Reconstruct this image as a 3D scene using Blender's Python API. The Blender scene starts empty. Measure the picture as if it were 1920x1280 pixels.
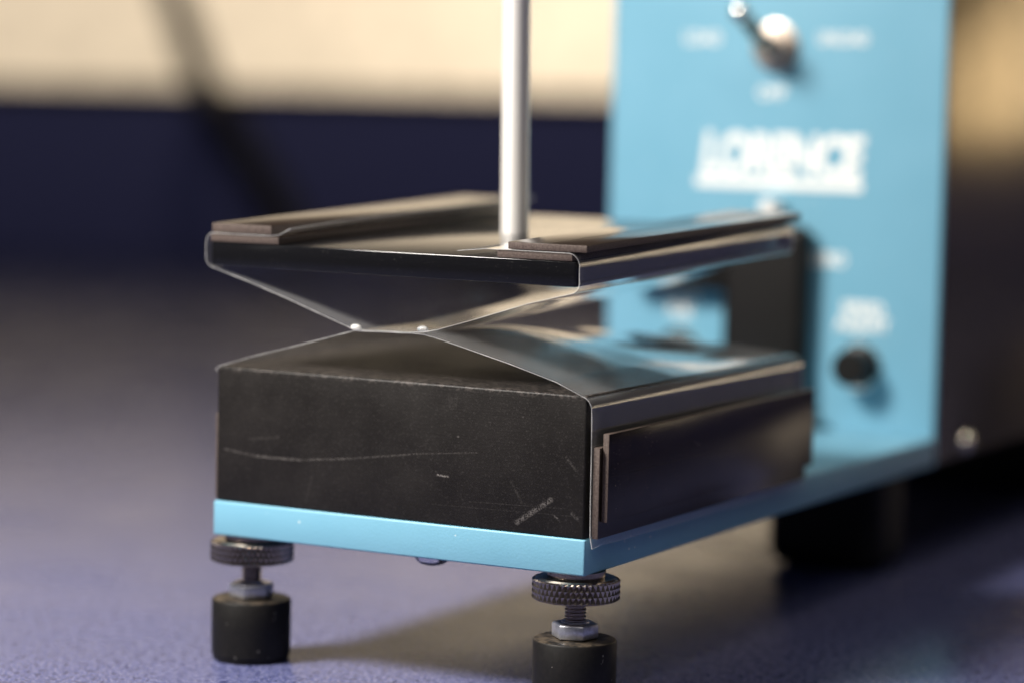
import bpy, bmesh, math, random
from mathutils import Vector, Matrix, noise

random.seed(7)
sc = bpy.context.scene
col = sc.collection
PI = math.pi
TZ = 2.2                       # all lengths below are millimetres; the table top lies at z = TZ of the measured frame

def W(x, y, z):
    return Vector((x * .001, y * .001, (z - TZ) * .001))

# ------------------------------------------------------------------ camera
cd = bpy.data.cameras.new('camera')
cam = bpy.data.objects.new('camera', cd)
col.objects.link(cam)
sc.camera = cam
cd.sensor_width = 36
cd.lens = 99.87
cd.clip_start = .01
cd.clip_end = 60
RX, RZ, RR = math.radians(84.68685682), math.radians(28.32131576), math.radians(1.28059326)
rot = Matrix.Rotation(RZ, 4, 'Z') @ Matrix.Rotation(RX, 4, 'X') @ Matrix.Rotation(RR, 4, 'Z')
cam.matrix_world = Matrix.Translation(W(382.4782, -560.581, 143.7642)) @ rot
cd.dof.use_dof = True
cd.dof.focus_distance = .640
cd.dof.aperture_fstop = 5.6
cd.dof.aperture_blades = 0

FW = Vector((-math.sin(RZ), math.cos(RZ), 0))      # the bench runs square to this direction
RT = Vector((math.cos(RZ), math.sin(RZ), 0))
CAM0 = Vector((.3824782, -.560581, 0))

# ------------------------------------------------------------------ light
w = bpy.data.worlds.new('World')
sc.world = w
w.use_nodes = True
bg = w.node_tree.nodes['Background']
bg.inputs[0].default_value = (.58, .61, .82, 1)
bg.inputs[1].default_value = .055

def area(name, loc, target, size, power, colr, spread=180):
    l = bpy.data.lights.new(name, 'AREA')
    l.shape = 'DISK'
    l.size = size
    l.energy = power
    l.color = colr
    l.spread = math.radians(spread)
    o = bpy.data.objects.new(name, l)
    col.objects.link(o)
    o.location = loc
    d = Vector(target) - Vector(loc)
    o.rotation_euler = d.to_track_quat('-Z', 'Y').to_euler()
    return o

KEYDIR = Vector((-.58, -.815, 0))
mid = Vector((.05, .08, .06))
area('key_lamp', mid + KEYDIR * .58 + Vector((0, 0, .60)), Vector((.03, .0, .05)), .25, 4.3, (1, .95, .88), 86)
WALL_D = 3.4
for rr, pw, dd, hh, aim in ((-1.5, 11.3, 2.35, .74, .18), (.2, 9.8, 2.35, .74, .18), (2.0, 11, 2.6, .7, .2), (3.4, 15, 2.6, .7, .2), (4.8, 15, 2.6, .7, .2), (6.2, 15, 2.6, .7, .2)):
    area('wall_fill', CAM0 + FW * dd + RT * rr + Vector((0, 0, hh)), CAM0 + FW * WALL_D + RT * rr + Vector((0, 0, aim)), .5, pw, (1, .90, .76), 120)  # unseen lamps added to brighten the wall and its reflections
area('overhead_fill', CAM0 + FW * 1.25 + RT * .75 + Vector((0, 0, 1.9)), mid, .07, 5, (1, .86, .70))  # unseen small overhead source for the cover screw glint and base top
area('overhead_fill', CAM0 - FW * .55 + RT * .1 + Vector((0, 0, 1.5)), mid, .9, 7, (1, .93, .84))  # unseen soft panel added overhead for fill and knurl highlights
sc.view_settings.view_transform = 'Standard'
sc.view_settings.look = 'None'
sc.view_settings.exposure = 0
sc.view_settings.gamma = 1
sc.cycles.transparent_max_bounces = 24
sc.cycles.max_bounces = 12
sc.cycles.glossy_bounces = 8

# ------------------------------------------------------------------ materials
class NT:
    def __init__(self, name):
        self.m = bpy.data.materials.new(name)
        self.m.use_nodes = True
        self.t = self.m.node_tree
        self.t.nodes.clear()
        self.out = self.t.nodes.new('ShaderNodeOutputMaterial')
    def n(self, typ, **kw):
        x = self.t.nodes.new('ShaderNode' + typ)
        for k, v in kw.items():
            setattr(x, k, v)
        return x
    def l(self, a, b):
        self.t.links.new(a, b)
    def put(self, sock, v):
        if isinstance(v, bpy.types.NodeSocket):
            self.l(v, sock)
        else:
            if sock.type == 'RGBA' and len(v) == 3:
                v = (*v, 1)
            sock.default_value = v
    def math(self, op, a, b=0., c=0., clamp=False):
        x = self.n('Math', operation=op, use_clamp=clamp)
        for i, v in enumerate((a, b, c)):
            self.put(x.inputs[i], v)
        return x.outputs[0]
    def coord(self):
        if not hasattr(self, '_tc'):
            self._tc = self.n('TexCoord').outputs['Object']
        return self._tc
    def xyz(self):
        if not hasattr(self, '_xyz'):
            s = self.n('SeparateXYZ')
            self.l(self.coord(), s.inputs[0])
            self._xyz = s.outputs
        return self._xyz
    def noise(self, scale, detail=2., rough=.5, stretch=None, off=(0, 0, 0)):
        x = self.n('TexNoise')
        x.inputs['Scale'].default_value = scale
        x.inputs['Detail'].default_value = detail
        x.inputs['Roughness'].default_value = rough
        v = self.coord()
        if stretch or off != (0, 0, 0):
            mp = self.n('Mapping')
            self.l(v, mp.inputs[0])
            mp.inputs['Location'].default_value = off
            mp.inputs['Scale'].default_value = stretch or (1, 1, 1)
            v = mp.outputs[0]
        self.l(v, x.inputs['Vector'])
        return x.outputs['Fac']
    def ramp(self, fac, a, b, lo=0., hi=1.):
        x = self.n('MapRange')
        self.put(x.inputs[0], fac)
        for i, v in enumerate((a, b, lo, hi)):
            x.inputs[i + 1].default_value = v
        return x.outputs[0]
    def mix(self, fac, a, b):
        x = self.n('Mix', data_type='RGBA')
        self.put(x.inputs[0], fac)
        self.put(x.inputs[6], a)
        self.put(x.inputs[7], b)
        return x.outputs[2]
    def bump(self, h, strength, dist=.0001, prev=None):
        x = self.n('Bump')
        x.inputs['Strength'].default_value = strength
        x.inputs['Distance'].default_value = dist
        self.l(h, x.inputs['Height'])
        if prev is not None:
            self.l(prev, x.inputs['Normal'])
        return x.outputs[0]
    def pbr(self, color, rough=.5, metal=0., spec=.5, normal=None, coat=0., coat_rough=.1):
        b = self.n('BsdfPrincipled')
        self.put(b.inputs['Base Color'], color)
        self.put(b.inputs['Roughness'], rough)
        self.put(b.inputs['Metallic'], metal)
        self.put(b.inputs['Specular IOR Level'], spec)
        b.inputs['Coat Weight'].default_value = coat
        b.inputs['Coat Roughness'].default_value = coat_rough
        if normal is not None:
            self.l(normal, b.inputs['Normal'])
        self.l(b.outputs[0], self.out.inputs[0])
        return self.m

def segmask(t, u, v, segs):
    """wear strokes: distance of (u, v) to each segment (metres), broken up by noise"""
    total = None
    nz = t.noise(2600, 2, .6)
    for (x1, y1, x2, y2, wd, s) in segs:
        x1, y1, x2, y2, wd = (q * .001 for q in (x1, y1, x2, y2, wd))
        dx, dy = x2 - x1, y2 - y1
        L2 = dx * dx + dy * dy
        px = t.math('SUBTRACT', u, x1)
        py = t.math('SUBTRACT', v, y1)
        h = t.math('MULTIPLY', t.math('ADD', t.math('MULTIPLY', px, dx), t.math('MULTIPLY', py, dy)), 1 / L2, clamp=True)
        ex = t.math('SUBTRACT', px, t.math('MULTIPLY', h, dx))
        ey = t.math('SUBTRACT', py, t.math('MULTIPLY', h, dy))
        d = t.math('SQRT', t.math('ADD', t.math('MULTIPLY', ex, ex), t.math('MULTIPLY', ey, ey)))
        m = t.math('MULTIPLY', t.ramp(d, wd, wd * .3, 0, 1), s)
        total = m if total is None else t.math('MAXIMUM', total, m)
    return t.math('MULTIPLY', total, t.ramp(nz, .40, .60, 0, 1))

def m_paint():
    t = NT('blue_enamel')
    n1 = t.noise(1500, 2, .5)
    n2 = t.noise(35, 3, .6)
    c = t.mix(t.ramp(n2, .3, .7), (.158, .372, .495), (.182, .402, .53))
    chips = t.ramp(t.noise(900, 1, .4, off=(3, 1, 2)), .765, .79)
    c = t.mix(chips, c, (.6, .68, .66))
    return t.pbr(c, .40, spec=.36, normal=t.bump(n1, .34, .00012))

def m_block():
    t = NT('black_anodised_block')
    x, y, z = t.xyz()
    n1 = t.noise(2300, 3, .6)
    nx = t.noise(900, 2, .5, stretch=(.25, 1, 2.2))
    n2 = t.noise(60, 3, .6)
    c = t.mix(t.ramp(n2, .3, .7), (.0082, .0070, .0064), (.0140, .0120, .0110))
    c = t.mix(t.ramp(n1, .55, .75, 0, .5), c, (.050, .045, .042))
    # scratches seen on the front face (x, height above the base plate, in mm)
    segs = [(3, 12.6, 12, 11.6, .35, .30), (12, 11.6, 24, 11.7, .45, .42), (24, 11.7, 38, 13.2, .32, .36), (38, 13.2, 56, 15.8, .28, .26), (56, 15.8, 72, 17.4, .22, .18),
            (82.5, 2.4, 91, 8.3, .8, .5), (61.4, 11.4, 64.4, 11.2, .28, 1.2), (94.6, 18.2, 97.4, 15.2, .4, .18),
            (26, 2, 27.5, 8, .5, .07), (80.8, 11.5, 83.6, 7, .45, .10), (64.4, 29.6, 65.0, 27.2, .8, .07), (66.2, 29.8, 65.8, 27.6, .7, .06), (96.4, 5.6, 98, 4.4, .5, .25),
            (92, 4.8, 93.5, 3.6, .3, .4), (10, 15.6, 18, 16.6, .5, .10), (70, 6.0, 95, 6.6, .14, .14), (60, 4.5, 99, 5.1, .12, .12)]
    sm = segmask(t, x, z, segs)
    front = t.math('LESS_THAN', y, .0008)
    sm = t.math('MULTIPLY', sm, front)
    # worn specks, thick along the top arris
    vo = t.n('TexVoronoi')
    vo.inputs['Scale'].default_value = 260
    t.l(t.coord(), vo.inputs['Vector'])
    specks = t.math('MULTIPLY', t.ramp(vo.outputs['Distance'], .09, .04), t.ramp(t.noise(70, 2), .56, .68))
    edge = t.math('MULTIPLY', t.ramp(z, .0310, .0321), t.ramp(t.noise(1100, 2, .6), .5, .62))
    c = t.mix(t.math('MULTIPLY', sm, .62, clamp=True), c, (.34, .31, .29))
    c = t.mix(t.math('MULTIPLY', specks, .5), c, (.5, .47, .44))
    c = t.mix(t.math('MULTIPLY', edge, .2), c, (.26, .22, .20))
    nb = t.bump(n1, .35, .0001, t.bump(nx, .25, .0001))
    return t.pbr(c, t.ramp(n2, .3, .7, .44, .54), spec=.22, normal=nb)

def m_plate():
    t = NT('polished_black_plate')
    n2 = t.noise(180, 3, .6)
    dust = t.ramp(t.noise(3000, 2, .7), .68, .74)
    scr = t.ramp(t.noise(500, 2, .6, stretch=(.04, 1, 1)), .66, .72)
    c = t.mix(t.math('MULTIPLY', dust, .35), (.006, .006, .007), (.35, .33, .30))
    c = t.mix(t.math('MULTIPLY', scr, .04), c, (.3, .3, .3))
    return t.pbr(c, t.ramp(n2, .35, .7, .07, .14), spec=.42, normal=t.bump(t.noise(22, 2), .05, .0004))

def m_strip():
    t = NT('flexible_magnet_vinyl')
    n1 = t.noise(2400, 2, .6)
    spk = t.math('MULTIPLY', t.ramp(t.noise(1300, 2, .6), .66, .73), t.ramp(t.noise(120, 2), .45, .65))
    c = t.mix(t.ramp(t.noise(150, 3), .35, .65), (.014, .009, .0065), (.024, .016, .012))
    c = t.mix(t.math('MULTIPLY', spk, .6), c, (.30, .25, .21))
    return t.pbr(c, t.ramp(t.noise(90, 2), .3, .7, .13, .16), spec=.45, normal=t.bump(n1, .1, .00008))

def m_strip_cut():
    t = NT('magnet_cut_edge')
    n1 = t.noise(2800, 3, .7)
    c = t.mix(t.ramp(n1, .35, .7), (.05, .032, .026), (.13, .10, .085))
    return t.pbr(c, .6, spec=.4, normal=t.bump(n1, .6, .00012))

def m_film():
    t = NT('clear_film')
    bmp = t.bump(t.noise(26, 2, .5, stretch=(1, .3, 1)), .012, .0016)
    fr = t.n('Fresnel')
    geo = t.n('NewGeometry')
    # the film is thin: light leaves it at the angle it came in, so both faces reflect alike
    t.l(t.ramp(geo.outputs['Backfacing'], 0, 1, 1.5, 1 / 1.5), fr.inputs['IOR'])
    t.l(bmp, fr.inputs['Normal'])
    gl = t.n('BsdfGlossy')
    gl.inputs['Roughness'].default_value = .07
    gl.inputs['Color'].default_value = (1, 1, 1, 1)
    t.l(bmp, gl.inputs['Normal'])
    tr = t.n('BsdfTransparent')
    tr.inputs['Color'].default_value = (.985, .985, .985, 1)
    df = t.n('BsdfDiffuse')
    df.inputs['Color'].default_value = (.8, .8, .8, 1)
    hz = t.n('MixShader')
    dust = t.ramp(t.noise(1700, 2, .7), .70, .78, 0, .2)
    t.l(t.math('ADD', dust, .068), hz.inputs[0])
    t.l(tr.outputs[0], hz.inputs[1])
    t.l(df.outputs[0], hz.inputs[2])
    mx = t.n('MixShader')
    t.l(fr.outputs[0], mx.inputs[0])
    t.l(hz.outputs[0], mx.inputs[1])
    t.l(gl.outputs[0], mx.inputs[2])
    t.l(mx.outputs[0], t.out.inputs[0])
    return t.m

def m_glint():
    t = NT('clear_glint')
    b = t.n('BsdfPrincipled')
    b.inputs['Base Color'].default_value = (.9, .9, .9, 1)
    b.inputs['Roughness'].default_value = .15
    b.inputs['Transmission Weight'].default_value = .75
    b.inputs['IOR'].default_value = 1.4
    t.l(b.outputs[0], t.out.inputs[0])
    return t.m

def m_film_edge():
    t = NT('film_cut_edge')
    df = t.n('BsdfPrincipled')
    t.put(df.inputs['Base Color'], t.mix(t.ramp(t.noise(150, 3, .7), .35, .65), (.30, .30, .31), (.88, .87, .85)))  # uneven tone paints broken glints along the cut edge
    df.inputs['Roughness'].default_value = .3
    tl = t.n('BsdfTranslucent')
    tl.inputs['Color'].default_value = (.72, .71, .70, 1)
    mx = t.n('MixShader')
    mx.inputs[0].default_value = .4
    t.l(df.outputs[0], mx.inputs[1])
    t.l(tl.outputs[0], mx.inputs[2])
    t.l(mx.outputs[0], t.out.inputs[0])
    return t.m

def m_simple(name, c, rough, metal=0., spec=.5, bscale=0, bs=.1, bd=.0001, coat=0.):
    t = NT(name)
    nm = None
    cc = c
    if bscale:
        n = t.noise(bscale, 3, .6)
        nm = t.bump(n, bs, bd)
        cc = t.mix(t.ramp(n, .3, .7), tuple(q * .8 for q in c), tuple(min(1, q * 1.15) for q in c))
    return t.pbr(cc, rough, metal, spec, nm, coat)

def m_table():
    t = NT('speckled_navy_laminate')
    n1 = t.noise(1300, 2, .7)
    n2 = t.noise(520, 2, .7, off=(5, 2, 0))
    n3 = t.noise(9, 3, .5)
    c = t.mix(t.ramp(n3, .3, .7), (.050, .058, .148), (.064, .072, .178))
    c = t.mix(t.ramp(n1, .50, .62, 0, .85), c, (.25, .25, .36))
    c = t.mix(t.ramp(n2, .50, .62, 0, .85), c, (.020, .024, .075))
    return t.pbr(c, t.ramp(t.noise(24, 3, .6), .3, .7, .19, .30), spec=.155, normal=t.bump(n1, .10, .00006))

def m_rubber():
    t = NT('black_rubber')
    x, y, z = t.xyz()
    n1 = t.noise(900, 3, .6)
    dust = t.math('MULTIPLY', t.ramp(z, .0146, .0149), t.ramp(t.noise(500, 3, .7), .40, .60))
    spk = t.math('MULTIPLY', t.ramp(t.noise(700, 2, .6, off=(1, 1, 1)), .735, .77), .5)
    c = t.mix(t.ramp(n1, .3, .7), (.004, .0037, .0035), (.009, .0078, .007))
    c = t.mix(t.math('MULTIPLY', dust, .75), c, (.085, .065, .045))
    c = t.mix(spk, c, (.4, .38, .35))
    return t.pbr(c, .5, spec=.28, normal=t.bump(n1, .25, .0001))

PAINT, BLOCK, PLATE, STRIP, CUT, FILM, FEDGE, TABLE, RUBBER = m_paint(), m_block(), m_plate(), m_strip(), m_strip_cut(), m_film(), m_film_edge(), m_table(), m_rubber()
RUBBERD = m_simple('black_rubber_block', (.007, .0065, .006), .6, 0., .25, bscale=300, bs=.1)
STEEL = m_simple('turned_steel', (.88, .85, .81), .42, .34)
_b = [n for n in STEEL.node_tree.nodes if n.type == 'BSDF_PRINCIPLED'][0]
_b.inputs['Anisotropic'].default_value = .6
_b.inputs['Anisotropic Rotation'].default_value = .25
_tg = STEEL.node_tree.nodes.new('ShaderNodeTangent')
_tg.direction_type = 'RADIAL'
_tg.axis = 'Z'
STEEL.node_tree.links.new(_tg.outputs[0], _b.inputs['Tangent'])
CHROME = m_simple('polished_chrome', (.86, .82, .76), .12, .95)
NICKEL = m_simple('satin_nickel', (.72, .60, .50), .36, .85)
ZINC = m_simple('zinc_plated_nut', (.62, .63, .68), .36, .85, bscale=900, bs=.25)
DARKST = m_simple('dark_knurled_steel', (.36, .305, .255), .22, 1., bscale=1500, bs=.1)
BLACKP = m_simple('black_moulded_plastic', (.008, .007, .0065), .42, 0., .3, bscale=600, bs=.1)
BRONZE = m_simple('bronze_coated_steel', (.32, .262, .165), .17, .93, bscale=260, bs=.03)
WHITE = m_simple('white_print', (.86, .86, .82), .5)
NAVY = m_simple('navy_partition_fabric', (.125, .135, .31), .9, 0., .1, bscale=500, bs=.2)
CABLE = m_simple('black_cable_jacket', (.012, .010, .009), .5, 0., .4, bscale=300, bs=.1)
WALLM = m_simple('cream_wall_paint', (.82, .73, .60), .85, 0., .2, bscale=30, bs=.1, bd=.002)

# ------------------------------------------------------------------ mesh helpers (mm)
def new_bm():
    return bmesh.new()

def box(bm, a, b, bev=0., seg=2):
    t = bmesh.new()
    bmesh.ops.create_cube(t, size=1)
    for v in t.verts:
        v.co = Vector([(a[i] + b[i]) / 2 + v.co[i] * (b[i] - a[i]) for i in range(3)])
    if bev:
        bmesh.ops.bevel(t, geom=t.edges[:], offset=bev, segments=seg, profile=.5, affect='EDGES')
    join(bm, t)

def join(bm, t, mat=None):
    me = bpy.data.meshes.new('tmp')
    t.to_mesh(me)
    t.free()
    if mat is not None:
        me.transform(mat)
    bm.from_mesh(me)
    bpy.data.meshes.remove(me)

def lathe(bm, prof, c=(0, 0, 0), n=48, mat=None):
    """revolve (r, z) profile round the z axis; closed with caps where r > 0 at the ends"""
    t = bmesh.new()
    rings = []
    for r, z in prof:
        if r < 1e-6:
            rings.append([t.verts.new((0, 0, z))])
        else:
            rings.append([t.verts.new((r * math.cos(2 * PI * i / n), r * math.sin(2 * PI * i / n), z)) for i in range(n)])
    for a, b in zip(rings, rings[1:]):
        for i in range(n):
            j = (i + 1) % n
            if len(a) == 1 and len(b) == 1:
                continue
            if len(a) == 1:
                t.faces.new((a[0], b[j], b[i]))
            elif len(b) == 1:
                t.faces.new((a[i], a[j], b[0]))
            else:
                t.faces.new((a[i], a[j], b[j], b[i]))
    for ring, top in ((rings[0], False), (rings[-1], True)):
        if len(ring) > 1:
            t.faces.new(ring if top else ring[::-1])
    bmesh.ops.recalc_face_normals(t, faces=t.faces[:])
    M = Matrix.Translation(Vector(c))
    if mat is not None:
        M = M @ mat
    join(bm, t, M)

def tube(bm, pts, r, n=16):
    t = bmesh.new()
    rings = []
    P = [Vector(q) for q in pts]
    up = Vector((0, 0, 1))
    for i, q in enumerate(P):
        d = (P[min(i + 1, len(P) - 1)] - P[max(i - 1, 0)]).normalized()
        a = d.cross(up)
        a = a.normalized() if a.length > 1e-4 else Vector((1, 0, 0))
        b = d.cross(a).normalized()
        rr = r[i] if isinstance(r, (list, tuple)) else r
        rings.append([t.verts.new(q + (a * math.cos(2 * PI * k / n) + b * math.sin(2 * PI * k / n)) * rr) for k in range(n)])
    for a, b in zip(rings, rings[1:]):
        for k in range(n):
            j = (k + 1) % n
            t.faces.new((a[k], a[j], b[j], b[k]))
    t.faces.new(rings[0])
    t.faces.new(rings[-1])
    bmesh.ops.recalc_face_normals(t, faces=t.faces[:])
    join(bm, t)

def spline(pts, n=12):
    P = [Vector(q) for q in pts]
    P = [P[0] * 2 - P[1]] + P + [P[-1] * 2 - P[-2]]
    out = []
    for i in range(1, len(P) - 2):
        for k in range(n):
            s = k / n
            a, b, c, d = P[i - 1:i + 3]
            out.append(.5 * ((2 * b) + (c - a) * s + (2 * a - 5 * b + 4 * c - d) * s * s + (3 * b - a - 3 * c + d) * s ** 3))
    out.append(P[-2])
    return out

def hexnut(bm, c, af, z0, z1, rot=0., n=6, hole=0):
    R = af / math.sqrt(3)
    t = bmesh.new()
    prof = [(R * .90, z0), (R, z0 + .35), (R, z1 - .35), (R * .90, z1)]
    rings = [[t.verts.new((r * math.cos(rot + 2 * PI * i / n), r * math.sin(rot + 2 * PI * i / n), z)) for i in range(n)] for r, z in prof]
    for a, b in zip(rings, rings[1:]):
        for i in range(n):
            t.faces.new((a[i], a[(i + 1) % n], b[(i + 1) % n], b[i]))
    t.faces.new(rings[0][::-1])
    t.faces.new(rings[-1])
    bmesh.ops.recalc_face_normals(t, faces=t.faces[:])
    bmesh.ops.bevel(t, geom=t.edges[:], offset=.12, segments=1, affect='EDGES')
    join(bm, t, Matrix.Translation(Vector(c)))

ORG = {}
def obj(name, bm, mats, parent=None, org=None, smooth=True):
    """bm in mm of the measured frame (or a ready mesh) -> one mesh object whose origin is org (mm)"""
    if org is None:
        org = ORG[parent] if parent is not None else (0, 0, TZ)
    org = Vector(org)
    me = bpy.data.meshes.new(name)
    bm.to_mesh(me)
    bm.free()
    me.transform(Matrix.Scale(.001, 4) @ Matrix.Translation(-org))
    for m in (mats if isinstance(mats, (list, tuple)) else [mats]):
        me.materials.append(m)
    o = bpy.data.objects.new(name, me)
    col.objects.link(o)
    if smooth:
        for p in me.polygons:
            p.use_smooth = True
        me.set_sharp_from_angle(angle=math.radians(32))
    ORG[o] = org
    if parent is not None:
        o.parent = parent
        o.location = (org - ORG[parent]) * .001
    else:
        o.location = W(*org)
    return o

def empty(name, org, parent=None):
    o = bpy.data.objects.new(name, None)
    o.empty_display_size = .01
    col.objects.link(o)
    org = Vector(org)
    ORG[o] = org
    if parent is not None:
        o.parent = parent
        o.location = (org - ORG[parent]) * .001
    else:
        o.location = W(*org)
    return o

def tag(o, label=None, cat=None, group=None, kind=None):
    for k, v in (('label', label), ('category', cat), ('group', group), ('kind', kind)):
        if v:
            o[k] = v
    return o

def at(dist, right, z):
    """a point on the bench: metres ahead of the lens foot, metres to its right, mm above the table -> mm frame"""
    q = CAM0 + FW * dist + RT * right
    return Vector((q.x * 1000, q.y * 1000, z + TZ))

def bench_box(bm, d0, d1, r0, r1, z0, z1, bev=0.):
    t = bmesh.new()
    box(t, (r0 * 1000, d0 * 1000, z0), (r1 * 1000, d1 * 1000, z1), bev)
    M = Matrix.Translation(Vector((CAM0.x * 1000, CAM0.y * 1000, TZ))) @ Matrix.Rotation(RZ, 4, 'Z')
    join(bm, t, M)

# ------------------------------------------------------------------ the setting
bm = new_bm()
bench_box(bm, WALL_D, WALL_D + .1, -5, 9, -900, 2600)
tag(obj('wall', bm, WALLM), kind='structure')
bm = new_bm()
bench_box(bm, -6, WALL_D, -6, 6, -930, -900)
tag(obj('floor', bm, m_simple('grey_floor', (.12, .11, .10), .6, bscale=20, bs=.1)), kind='structure')

PART_D = 2.2
bm = new_bm()
bench_box(bm, -.25, PART_D - .002, -2.2, 7.5, -32, 0, 1.5)
tag(obj('table', bm, TABLE), 'wide speckled navy blue laminate table top under the apparatus', 'table')

pt = empty('desk_partition', at(PART_D, 0, -32))
tag(pt, 'low navy blue partition along the far edge of the table', 'partition')
bm = new_bm()
bench_box(bm, PART_D, PART_D + .03, -2.2, 7.5, -32, 120, 1)
obj('panel', bm, NAVY, pt)
bm = new_bm()
bench_box(bm, -.25, PART_D - .004, 0.85, 0.88, 0.3, 112, 1)      # unseen return panel, added to darken the reflections on the right
obj('panel', bm, NAVY, pt)
bm = new_bm()
bench_box(bm, PART_D - .003, PART_D + .033, -2.2, 7.5, 120.2, 128.5, 2)
obj('top_rail', bm, CABLE, pt)
bm = new_bm()
bench_box(bm, -.252, PART_D - .006, 0.847, 0.883, 112.2, 120, 2)  # rail of the added return panel
obj('top_rail', bm, CABLE, pt)

# ------------------------------------------------------------------ the apparatus
PZ0, PZ1 = 33., 41.26             # base plate
BZ1 = 73.59                       # block top
PY = 226.85                       # front of the control panel
TILT = .028                       # the hanging plate rises towards the back

dev = empty('film_tester', (45, 110, TZ))
tag(dev, 'light blue bench tester with upright control panel and black lower block', 'lab instrument')

bm = new_bm()
box(bm, (0, 0, PZ0), (100, PY - .05, PZ1), .45, 3)
obj('base_plate', bm, PAINT, dev)
bm = new_bm()
box(bm, (.5, .3, PZ1 + .02), (99.5, 120, BZ1), .55, 3)
obj('lower_block', bm, BLOCK, dev, org=(0, 0, PZ1))

# dome screw under the base plate
bm = new_bm()
lathe(bm, [(4.3, 0), (4.3, -.5), (3.9, -1.5), (2.8, -2.3), (1.2, -2.75), (0, -2.8)], (56.5, 7.5, PZ0 - .02), 40)
obj('screw', bm, CHROME, dev)

def tiltz(y):
    return TILT * y

# upper plate and its rod: built level at y = 0 and pitched together
def pitch(bm):
    for v in bm.verts:
        y, z = v.co.y, v.co.z
        v.co.z = z + TILT * y
        v.co.y = y - TILT * (z - 100)
    return bm

bm = new_bm()
box(bm, (-1.4, 0, 97.5), (96, 122, 103.2), .35, 3)
obj('upper_plate', pitch(bm), PLATE, dev)
bm = new_bm()
lathe(bm, [(3.45, 103.25), (3.45, 104), (3.45, 150), (3.45, 240)], (47.6, 61, 0), 64)
obj('rod', pitch(bm), STEEL, dev)

# levelling feet
def knurl(c, r, z0, z1, N=48, rows=4, h=1.25, bump=.62):
    t = bmesh.new()
    cache = {}
    rv = r - bump
    def P(rad, k2, z):
        th = PI * k2 / N
        z = min(max(z, z0), z1)
        key = (round(rad, 3), k2 % (2 * N), round(z, 3))
        if key not in cache:
            cache[key] = t.verts.new((rad * math.cos(th), rad * math.sin(th), z))
        return cache[key]
    zc = (z0 + z1) / 2 - (rows - 1) * h / 2
    for k in range(-1, rows + 1):
        z = zc + k * h
        for i in range(N):
            c2 = 2 * i + (k % 2)
            inside = z0 + .05 < z < z1 - .05
            L, Rr, T, B = P(rv, c2 - 1, z), P(rv, c2 + 1, z), P(rv, c2, z + h), P(rv, c2, z - h)
            A = P(r if inside else rv, c2, z)
            for f in ((A, L, B), (A, B, Rr), (A, Rr, T), (A, T, L)):
                if len(set(f)) == 3:
                    try:
                        t.faces.new(f)
                    except ValueError:
                        pass
    bmesh.ops.recalc_face_normals(t, faces=t.faces[:])
    M = Matrix.Translation(Vector(c))
    out = new_bm()
    join(out, t, M)
    # top and bottom discs with a rounded shoulder, and the neck below the plate
    lathe(out, [(rv - .15, z1 - .55), (rv - .1, z1 - .12), (rv - .8, z1 + .30), (r * .70, z1 + .42), (r * .66, z1 + .55), (r * .66, PZ0 - .04)], c, 72)
    lathe(out, [(2.4, z0 - .42), (rv - 2.2, z0 - .40), (rv - .9, z0 - .25), (rv - .12, z0 + .15), (rv - .15, z0 + .6)], c, 72)
    return out

def foot(x, y, rot):
    f = empty('levelling_foot', (x, y, TZ), dev)
    bm = new_bm()
    lathe(bm, [(8.6, TZ + .02), (9.25, TZ + .5), (9.3, TZ + 1.3), (9.55, TZ + 1.6), (9.6, 10), (9.6, 16.6), (9.35, 17.05), (8.9, 17.2), (0, 17.25)], (x, y, 0), 64)
    obj('rubber_pad', bm, RUBBER, f)
    bm = new_bm()
    hexnut(bm, (x, y, 0), 9.4, 17.3, 20.9, rot)
    lathe(bm, [(3.2, 20.9), (3.1, 21.25), (2.6, 21.35)], (x, y, 0), 32)
    obj('nut', bm, ZINC, f)
    bm = new_bm()
    prof, z = [(2.0, 21.0)], 21.1
    while z < 25.9:
        prof += [(2.0, z), (2.5, z + .28), (2.5, z + .42), (2.0, z + .7)]
        z += .8
    lathe(bm, prof, (x, y, 0), 40)
    obj('stud', bm, DARKST, f)
    bm = knurl((x, y, 0), 10.15, 26.3, 31.1, N=46, h=1.35, bump=.52)
    obj('knurled_wheel', bm, DARKST, f, smooth=False)
    return f

foot(94, 8, .30)
foot(6, 8, .75)
# rubber foot under the tall rear; the farther block is added to stop light
bm = new_bm()
box(bm, (55, 206, TZ + .02), (90, 234, PZ0 - .06), 6, 5)
obj('rear_block', bm, RUBBERD, dev)
bm = new_bm()
box(bm, (-4, 400, TZ + .02), (94, 510, PZ0 - .06), 3, 4)  # added block, keeps wall light from reaching under the base
obj('rear_block', bm, RUBBERD, dev)

# control panel
fp_bm = new_bm()
box(fp_bm, (-8.8, PY, PZ0 + .3), (99.3, PY + 2.4, 205), .6, 3)
fp = obj('front_panel', fp_bm, PAINT, dev)
bm = new_bm()
box(bm, (-8.0, PY + 2.45, PZ0), (98.9, 520, 203.5), .5, 2)
cover = obj('side_cover', bm, BRONZE, dev)
for zz in (36.9, 190):
    bm = new_bm()
    lathe(bm, [(3.3, 0), (3.2, .7), (2.6, 1.6), (1.4, 2.1), (0, 2.2)], (98.95, 255.2, zz), 32, Matrix.Rotation(PI / 2, 4, 'Y'))
    obj('screw', bm, CHROME, cover)

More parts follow.
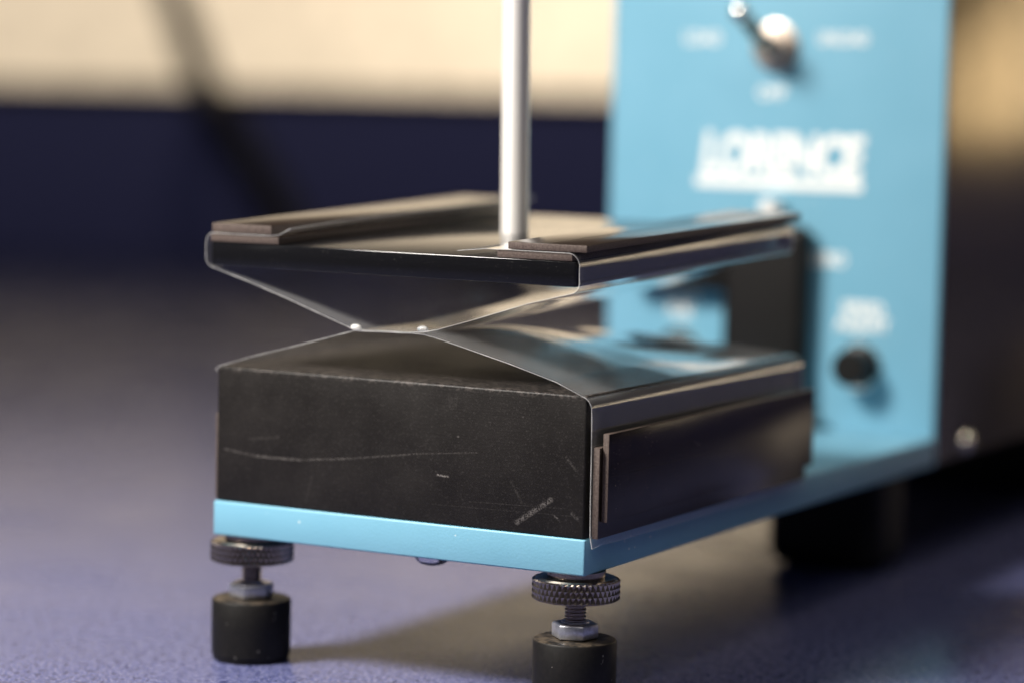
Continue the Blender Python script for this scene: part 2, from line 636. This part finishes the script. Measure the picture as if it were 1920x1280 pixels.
def text(body, x, z, size, parent, bold=0., shear=0., width=None, space=1., line=1., name='lettering'):
    cu = bpy.data.curves.new('lettering', 'FONT')
    cu.body = body
    cu.align_x = 'CENTER'
    cu.align_y = 'CENTER'
    cu.size = size
    cu.extrude = .06
    cu.offset = bold
    cu.shear = shear
    cu.space_character = space
    cu.space_line = line
    tmp = bpy.data.objects.new('tmp', cu)
    col.objects.link(tmp)
    dg = bpy.context.evaluated_depsgraph_get()
    me = bpy.data.meshes.new_from_object(tmp.evaluated_get(dg))
    bpy.data.objects.remove(tmp)
    t = bmesh.new()
    t.from_mesh(me)
    bpy.data.meshes.remove(me)
    xs = [v.co.x for v in t.verts]
    k = width / (max(xs) - min(xs)) if width else 1
    for v in t.verts:
        a, b, c = v.co
        v.co = Vector((x + a * k, PY - .09 - c, z + b))
    bmesh.ops.recalc_face_normals(t, faces=t.faces[:])
    return obj(name, t, WHITE, parent, smooth=False)

CX = 45.3
text('LOAD', 21.4, 156.6, 5.2, fp, .10, width=11.8)
text('UNLOAD', 66.9, 157.0, 5.2, fp, .10, width=15.6)
text('OFF', 44.6, 140.5, 5.2, fp, .10, width=9.2)
text('LORENCE', 47.7, 121.6, 16.4, fp, .74, shear=.15, width=53, space=.94)
text('ZERO', 64.4, 91.6, 5.2, fp, .14, width=11.4)
text('SPEED\nADJUST', 75.9, 75.2, 5.2, fp, .16, width=17.0, line=.86)
text('POWER\nFUSE', 16.3, 76.0, 5.2, fp, .16, width=13.0, line=.86)
bm = new_bm()
box(bm, (20.4, PY - .14, 112.2), (74.4, PY - .02, 115.2))
obj('logo_bar', bm, WHITE, fp, smooth=False)

# toggle switch: hex nut, bushing, lever
sw = empty('toggle_switch', (45, PY, 155), dev)
RXY = Matrix.Rotation(PI / 2, 4, 'X')      # lathe axis z -> towards the lens (-y)
def face_lathe(prof, x, z, n=40, y=PY):
    b = new_bm()
    lathe(b, prof, (x, y, z), n, RXY)
    return b
obj('washer', face_lathe([(7.4, .02), (7.4, .7), (6.9, .9), (0, .9)], 45.5, 154.5), NICKEL, sw)
bm = new_bm()
t = bmesh.new()
hexnut(t, (0, 0, 0), 11.2, .9, 3.2, .2)
join(bm, t, Matrix.Translation(Vector((45.5, PY, 154.5))) @ RXY)
obj('nut', bm, NICKEL, sw)
obj('bushing', face_lathe([(3.5, 3.1), (3.5, 8.2), (3.0, 8.8), (2.4, 8.8), (2.2, 8.0), (0, 8.0)], 45.5, 154.5), NICKEL, sw)
bm = new_bm()
A = Vector((45.5, PY - 7.5, 154.7))
Bp = Vector((42.2, PY - 21, 164.6))
pts = [A.lerp(Bp, s) for s in (0, .2, .4, .6, .75, .85, .93, .98, 1.0)]
tube(bm, pts[:6], [2.3, 2.35, 2.4, 2.45, 2.5, 2.5], 24)
lv = obj('lever', bm, DARKST, sw)  # darker metal than the tip stands in for the shaft's dark reflections
bm = new_bm()
t = bmesh.new()
bmesh.ops.create_uvsphere(t, u_segments=28, v_segments=16, radius=3.0)
join(bm, t, Matrix.Translation(pts[6]))
obj('lever_tip', bm, CHROME, sw)

# push knobs below the labels
for (kx, kz) in ((75.4, 60.8), (16.4, 61.5)):
    kb = obj('knob', face_lathe([(6.4, .02), (6.4, 1.2), (5.6, 1.6), (5.5, 8.6), (5.0, 9.4), (0, 9.6)], kx, kz, 48), BLACKP, dev)
    obj('collar', face_lathe([(7.0, .01), (6.9, .9), (6.45, 1.0)], kx, kz, 48), CHROME, kb)

# support behind the hanging plate
sp_bm = new_bm()
box(sp_bm, (33.2, 218.8, PZ1 + .04), (60.0, PY - .05, 101.5), 3.2, 5)
sp = obj('support_post', sp_bm, BLACKP, dev)
bm = new_bm()
lathe(bm, [(3.6, 101.55), (3.6, 103.4), (3.4, 103.5), (3.4, 108.4), (3.0, 108.9), (0, 108.9)], (47.0, 223, 0), 36)
obj('cap_screw', bm, STEEL, sp)
bm = new_bm()
lathe(bm, [(2.2, 0), (2.2, 1.6), (3.1, 1.7), (3.1, 3.8), (2.6, 4.2), (0, 4.2)], (60.05, 221, 44.6), 28, Matrix.Rotation(PI / 2, 4, 'Y'))
obj('thumb_screw', bm, BLACKP, sp)
bm = new_bm()
box(bm, (2, 220, 81.2), (33.3, PY - .07, 92), .6)
obj('cross_arm', bm, BLACKP, dev)

# ------------------------------------------------------------------ magnetic strips
def strip(a, b, label, group, tilt=False, groove=None):
    bm = new_bm()
    box(bm, a, b, .16, 2)
    if tilt:
        pitch(bm)
    ax = min(range(3), key=lambda i: b[i] - a[i])
    bmesh.ops.recalc_face_normals(bm, faces=bm.faces[:])
    for f in bm.faces:                                   # faces across the thickness are cut edges
        f.material_index = 0 if abs(f.normal[ax]) > .8 else 1
    o = obj('magnetic_strip', bm, [STRIP, CUT], None, org=((a[0] + b[0]) / 2, (a[1] + b[1]) / 2, a[2]))
    if groove:                                           # a raised seam that runs along the broad face
        g = new_bm()
        box(g, groove[0], groove[1], .04, 1)
        if tilt:
            pitch(g)
        obj('seam', g, STRIP, o, org=ORG[o])
    return tag(o, label, 'magnetic strip', group)

GT, GB = 'strips clamping the film on the upper plate', 'strips clamping the film on the lower block'
strip((-1.6, -.1, 103.25), (17.6, 121, 105.1), 'dark strip lying directly on the upper plate at its left edge, under another strip', GT, True)
strip((-1.4, .2, 105.45), (15.4, 121.5, 107.6), 'dark strip on top of the pair at the left edge of the upper plate', GT, True)
strip((76.2, -.1, 103.25), (95.2, 121, 104.95), 'dark strip under the film at the right edge of the upper plate', GT, True)
strip((79.0, -.2, 105.3), (98.9, 122, 106.95), 'glossy dark strip on top of the film at the right edge of the upper plate', GT, True,
      ((88.6, .4, 106.93), (88.85, 121, 107.02)))
strip((101.5, .3, 41.7), (103.0, 120, 62.2), 'inner dark strip against the film on the right side of the lower block', GB)
strip((103.1, 1.6, 45.4), (104.6, 121, 65.3), 'outer brown black strip with scratched face on the right side of the lower block', GB, False,
      ((104.57, 2.5, 55.5), (104.66, 70, 55.65)))
strip((-1.6, 3, 41.7), (.05, 120, 62.0), 'dark strip on the far left side of the lower block', GB)

# ------------------------------------------------------------------ clear films
def arc(cx, cz, r, a0, a1, n=8):
    return [(cx + r * math.cos(math.radians(a0 + (a1 - a0) * i / n)), cz + r * math.sin(math.radians(a0 + (a1 - a0) * i / n))) for i in range(n + 1)]

def resample(p, step):
    out = [p[0]]
    for a, b in zip(p, p[1:]):
        L = math.hypot(b[0] - a[0], b[1] - a[1])
        n = max(1, int(L / step))
        out += [(a[0] + (b[0] - a[0]) * k / n, a[1] + (b[1] - a[1]) * k / n) for k in range(1, n + 1)]
    return out

def film(prof, th, y0, y1, ny, warp, name):
    prof = resample(prof, 2.0)
    n = len(prof)
    nrm = []
    for i in range(n):
        a, b = prof[max(i - 1, 0)], prof[min(i + 1, n - 1)]
        dx, dz = b[0] - a[0], b[1] - a[1]
        L = math.hypot(dx, dz) or 1
        nrm.append((-dz / L, dx / L))
    bm = new_bm()
    S = []
    for j in range(ny + 1):
        y = y0 + (y1 - y0) * j / ny
        S.append([[bm.verts.new(warp(prof[i][0] + s * th / 2 * nrm[i][0], y, prof[i][1] + s * th / 2 * nrm[i][1], i / (n - 1))) for i in range(n)] for s in (1, -1)])
    def q(a, b, c, d, m):
        f = bm.faces.new((a, b, c, d))
        f.material_index = m
    for j in range(ny):
        for i in range(n - 1):
            for s in (0, 1):
                q(S[j][s][i], S[j][s][i + 1], S[j + 1][s][i + 1], S[j + 1][s][i], 0)
        for i in (0, n - 1):
            q(S[j][0][i], S[j][1][i], S[j + 1][1][i], S[j + 1][0][i], 1)
    for j in (0, ny):
        for i in range(n - 1):
            q(S[j][0][i], S[j][0][i + 1], S[j][1][i + 1], S[j][1][i], 1)
    bmesh.ops.recalc_face_normals(bm, faces=bm.faces[:])
    return obj(name, bm, [FILM, FEDGE], None, org=(48, 60, min(v.co.z for v in bm.verts)))

upper = ([(66, 104.3), (73, 105.05), (78, 105.12)] + arc(94.2, 102.1, 3.0, 88, 8, 10) + [(97.15, 99.5)] + arc(94.6, 98.6, 2.6, -5, -68, 7)
         + [(84, 93.2), (70, 88.7), (61, 86.0), (57.5, 85.25), (54, 85.0), (42, 84.72), (38.5, 84.8), (36, 85.6), (20, 90.9), (8, 94.6)]
         + arc(-.4, 99.4, 2.4, 250, 180, 7) + [(-2.85, 102.2)] + arc(-.6, 103.2, 2.1, 176, 92, 8) + [(6, 105.28), (15, 105.28), (17.8, 105.6), (21, 107.2)])
def warp_u(x, y, z, s):
    k = min(1, max(0, (z - 85.5) / 11.5))
    wob = .35 * math.sin(y * .045 + x * .03) * k * (1 - k) * 4 * (y / 120)
    end = 0
    if s > .985:
        end = .9 * math.sin(min(1, y / 60) * PI / 2)
    return (x + .25 * math.sin(y * .06) * k * (y / 120) * (1 if 88 < z < 104 else 0), y - TILT * (z - 100) * k, z + TILT * y * k + (1 - k) * 3.4 * min(1, max(0, (y - 20) / 100)) + wob + end)
fu = film(upper, .14, -.35, 121, 28, warp_u, 'plastic_film')
tag(fu, 'clear plastic film wrapped round the upper plate and sagging below it', 'plastic film')

lower = ([(101.95, 39.6), (101.4, 42), (101.25, 50), (101.22, 62), (101.1, 69)] + arc(97.9, 70.4, 3.15, -4, 66, 9)
         + [(92, 76.2), (80, 79.5), (68, 82.4), (60, 84.25), (57, 84.7), (54, 84.76), (42, 84.48), (39, 84.45), (36, 83.6), (24, 80.2), (10, 76.4)]
         + arc(2.2, 71.9, 1.95, 105, 180, 7) + [(.22, 66), (.22, 50), (.22, 41)])
def warp_l(x, y, z, s):
    if x < 1.2 and z < 72.5:
        y = max(y, 2.2)
    tip = .5 * math.sin(y * .25) * math.exp(-y / 6) if z < 41 and x > 90 else 0
    if z > 73.6:
        g = min(1, max(0, (y - 24) / 92))
        z = 73.6 + (z - 73.6) * (1 - .74 * g * g * (3 - 2 * g))
    return (x, y, z + tip)
fl = film(lower, .14, -.35, 121, 28, warp_l, 'plastic_film')
tag(fl, 'clear plastic film stretched over the lower block and hanging down its sides', 'plastic film')

# small beads added in place of fold glints where the two films touch
GLINT = m_glint()
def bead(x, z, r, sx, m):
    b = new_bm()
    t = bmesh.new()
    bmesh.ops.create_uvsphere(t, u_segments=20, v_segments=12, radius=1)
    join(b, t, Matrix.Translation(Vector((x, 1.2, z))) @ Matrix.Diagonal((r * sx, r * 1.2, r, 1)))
    return obj('glint_bead', b, m, fu, org=ORG[fu])
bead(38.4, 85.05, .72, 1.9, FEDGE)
bead(56.4, 85.75, .75, 1.9, GLINT)

# ------------------------------------------------------------------ cable over the partition
cpts = [at(2.550, -0.3400, 324.9), at(2.450, -0.3085, 241.4), at(2.320, -0.2720, 176.4), at(2.215, -0.2413, 125.0), at(2.170, -0.2231, 104.1), at(2.155, -0.1969, 70.7), at(2.140, -0.1688, 27.6), at(2.120, -0.1487, -6.8), at(2.080, -0.1259, -29.1),
        at(1.98, .02, 13.2), at(1.86, .10, 13.2)]
bm = new_bm()
tube(bm, spline(cpts, 10), 13, 16)
cb = obj('cable', bm, CABLE, None, org=cpts[9])
tag(cb, 'thick black cable hanging over the navy partition behind the apparatus', 'cable')
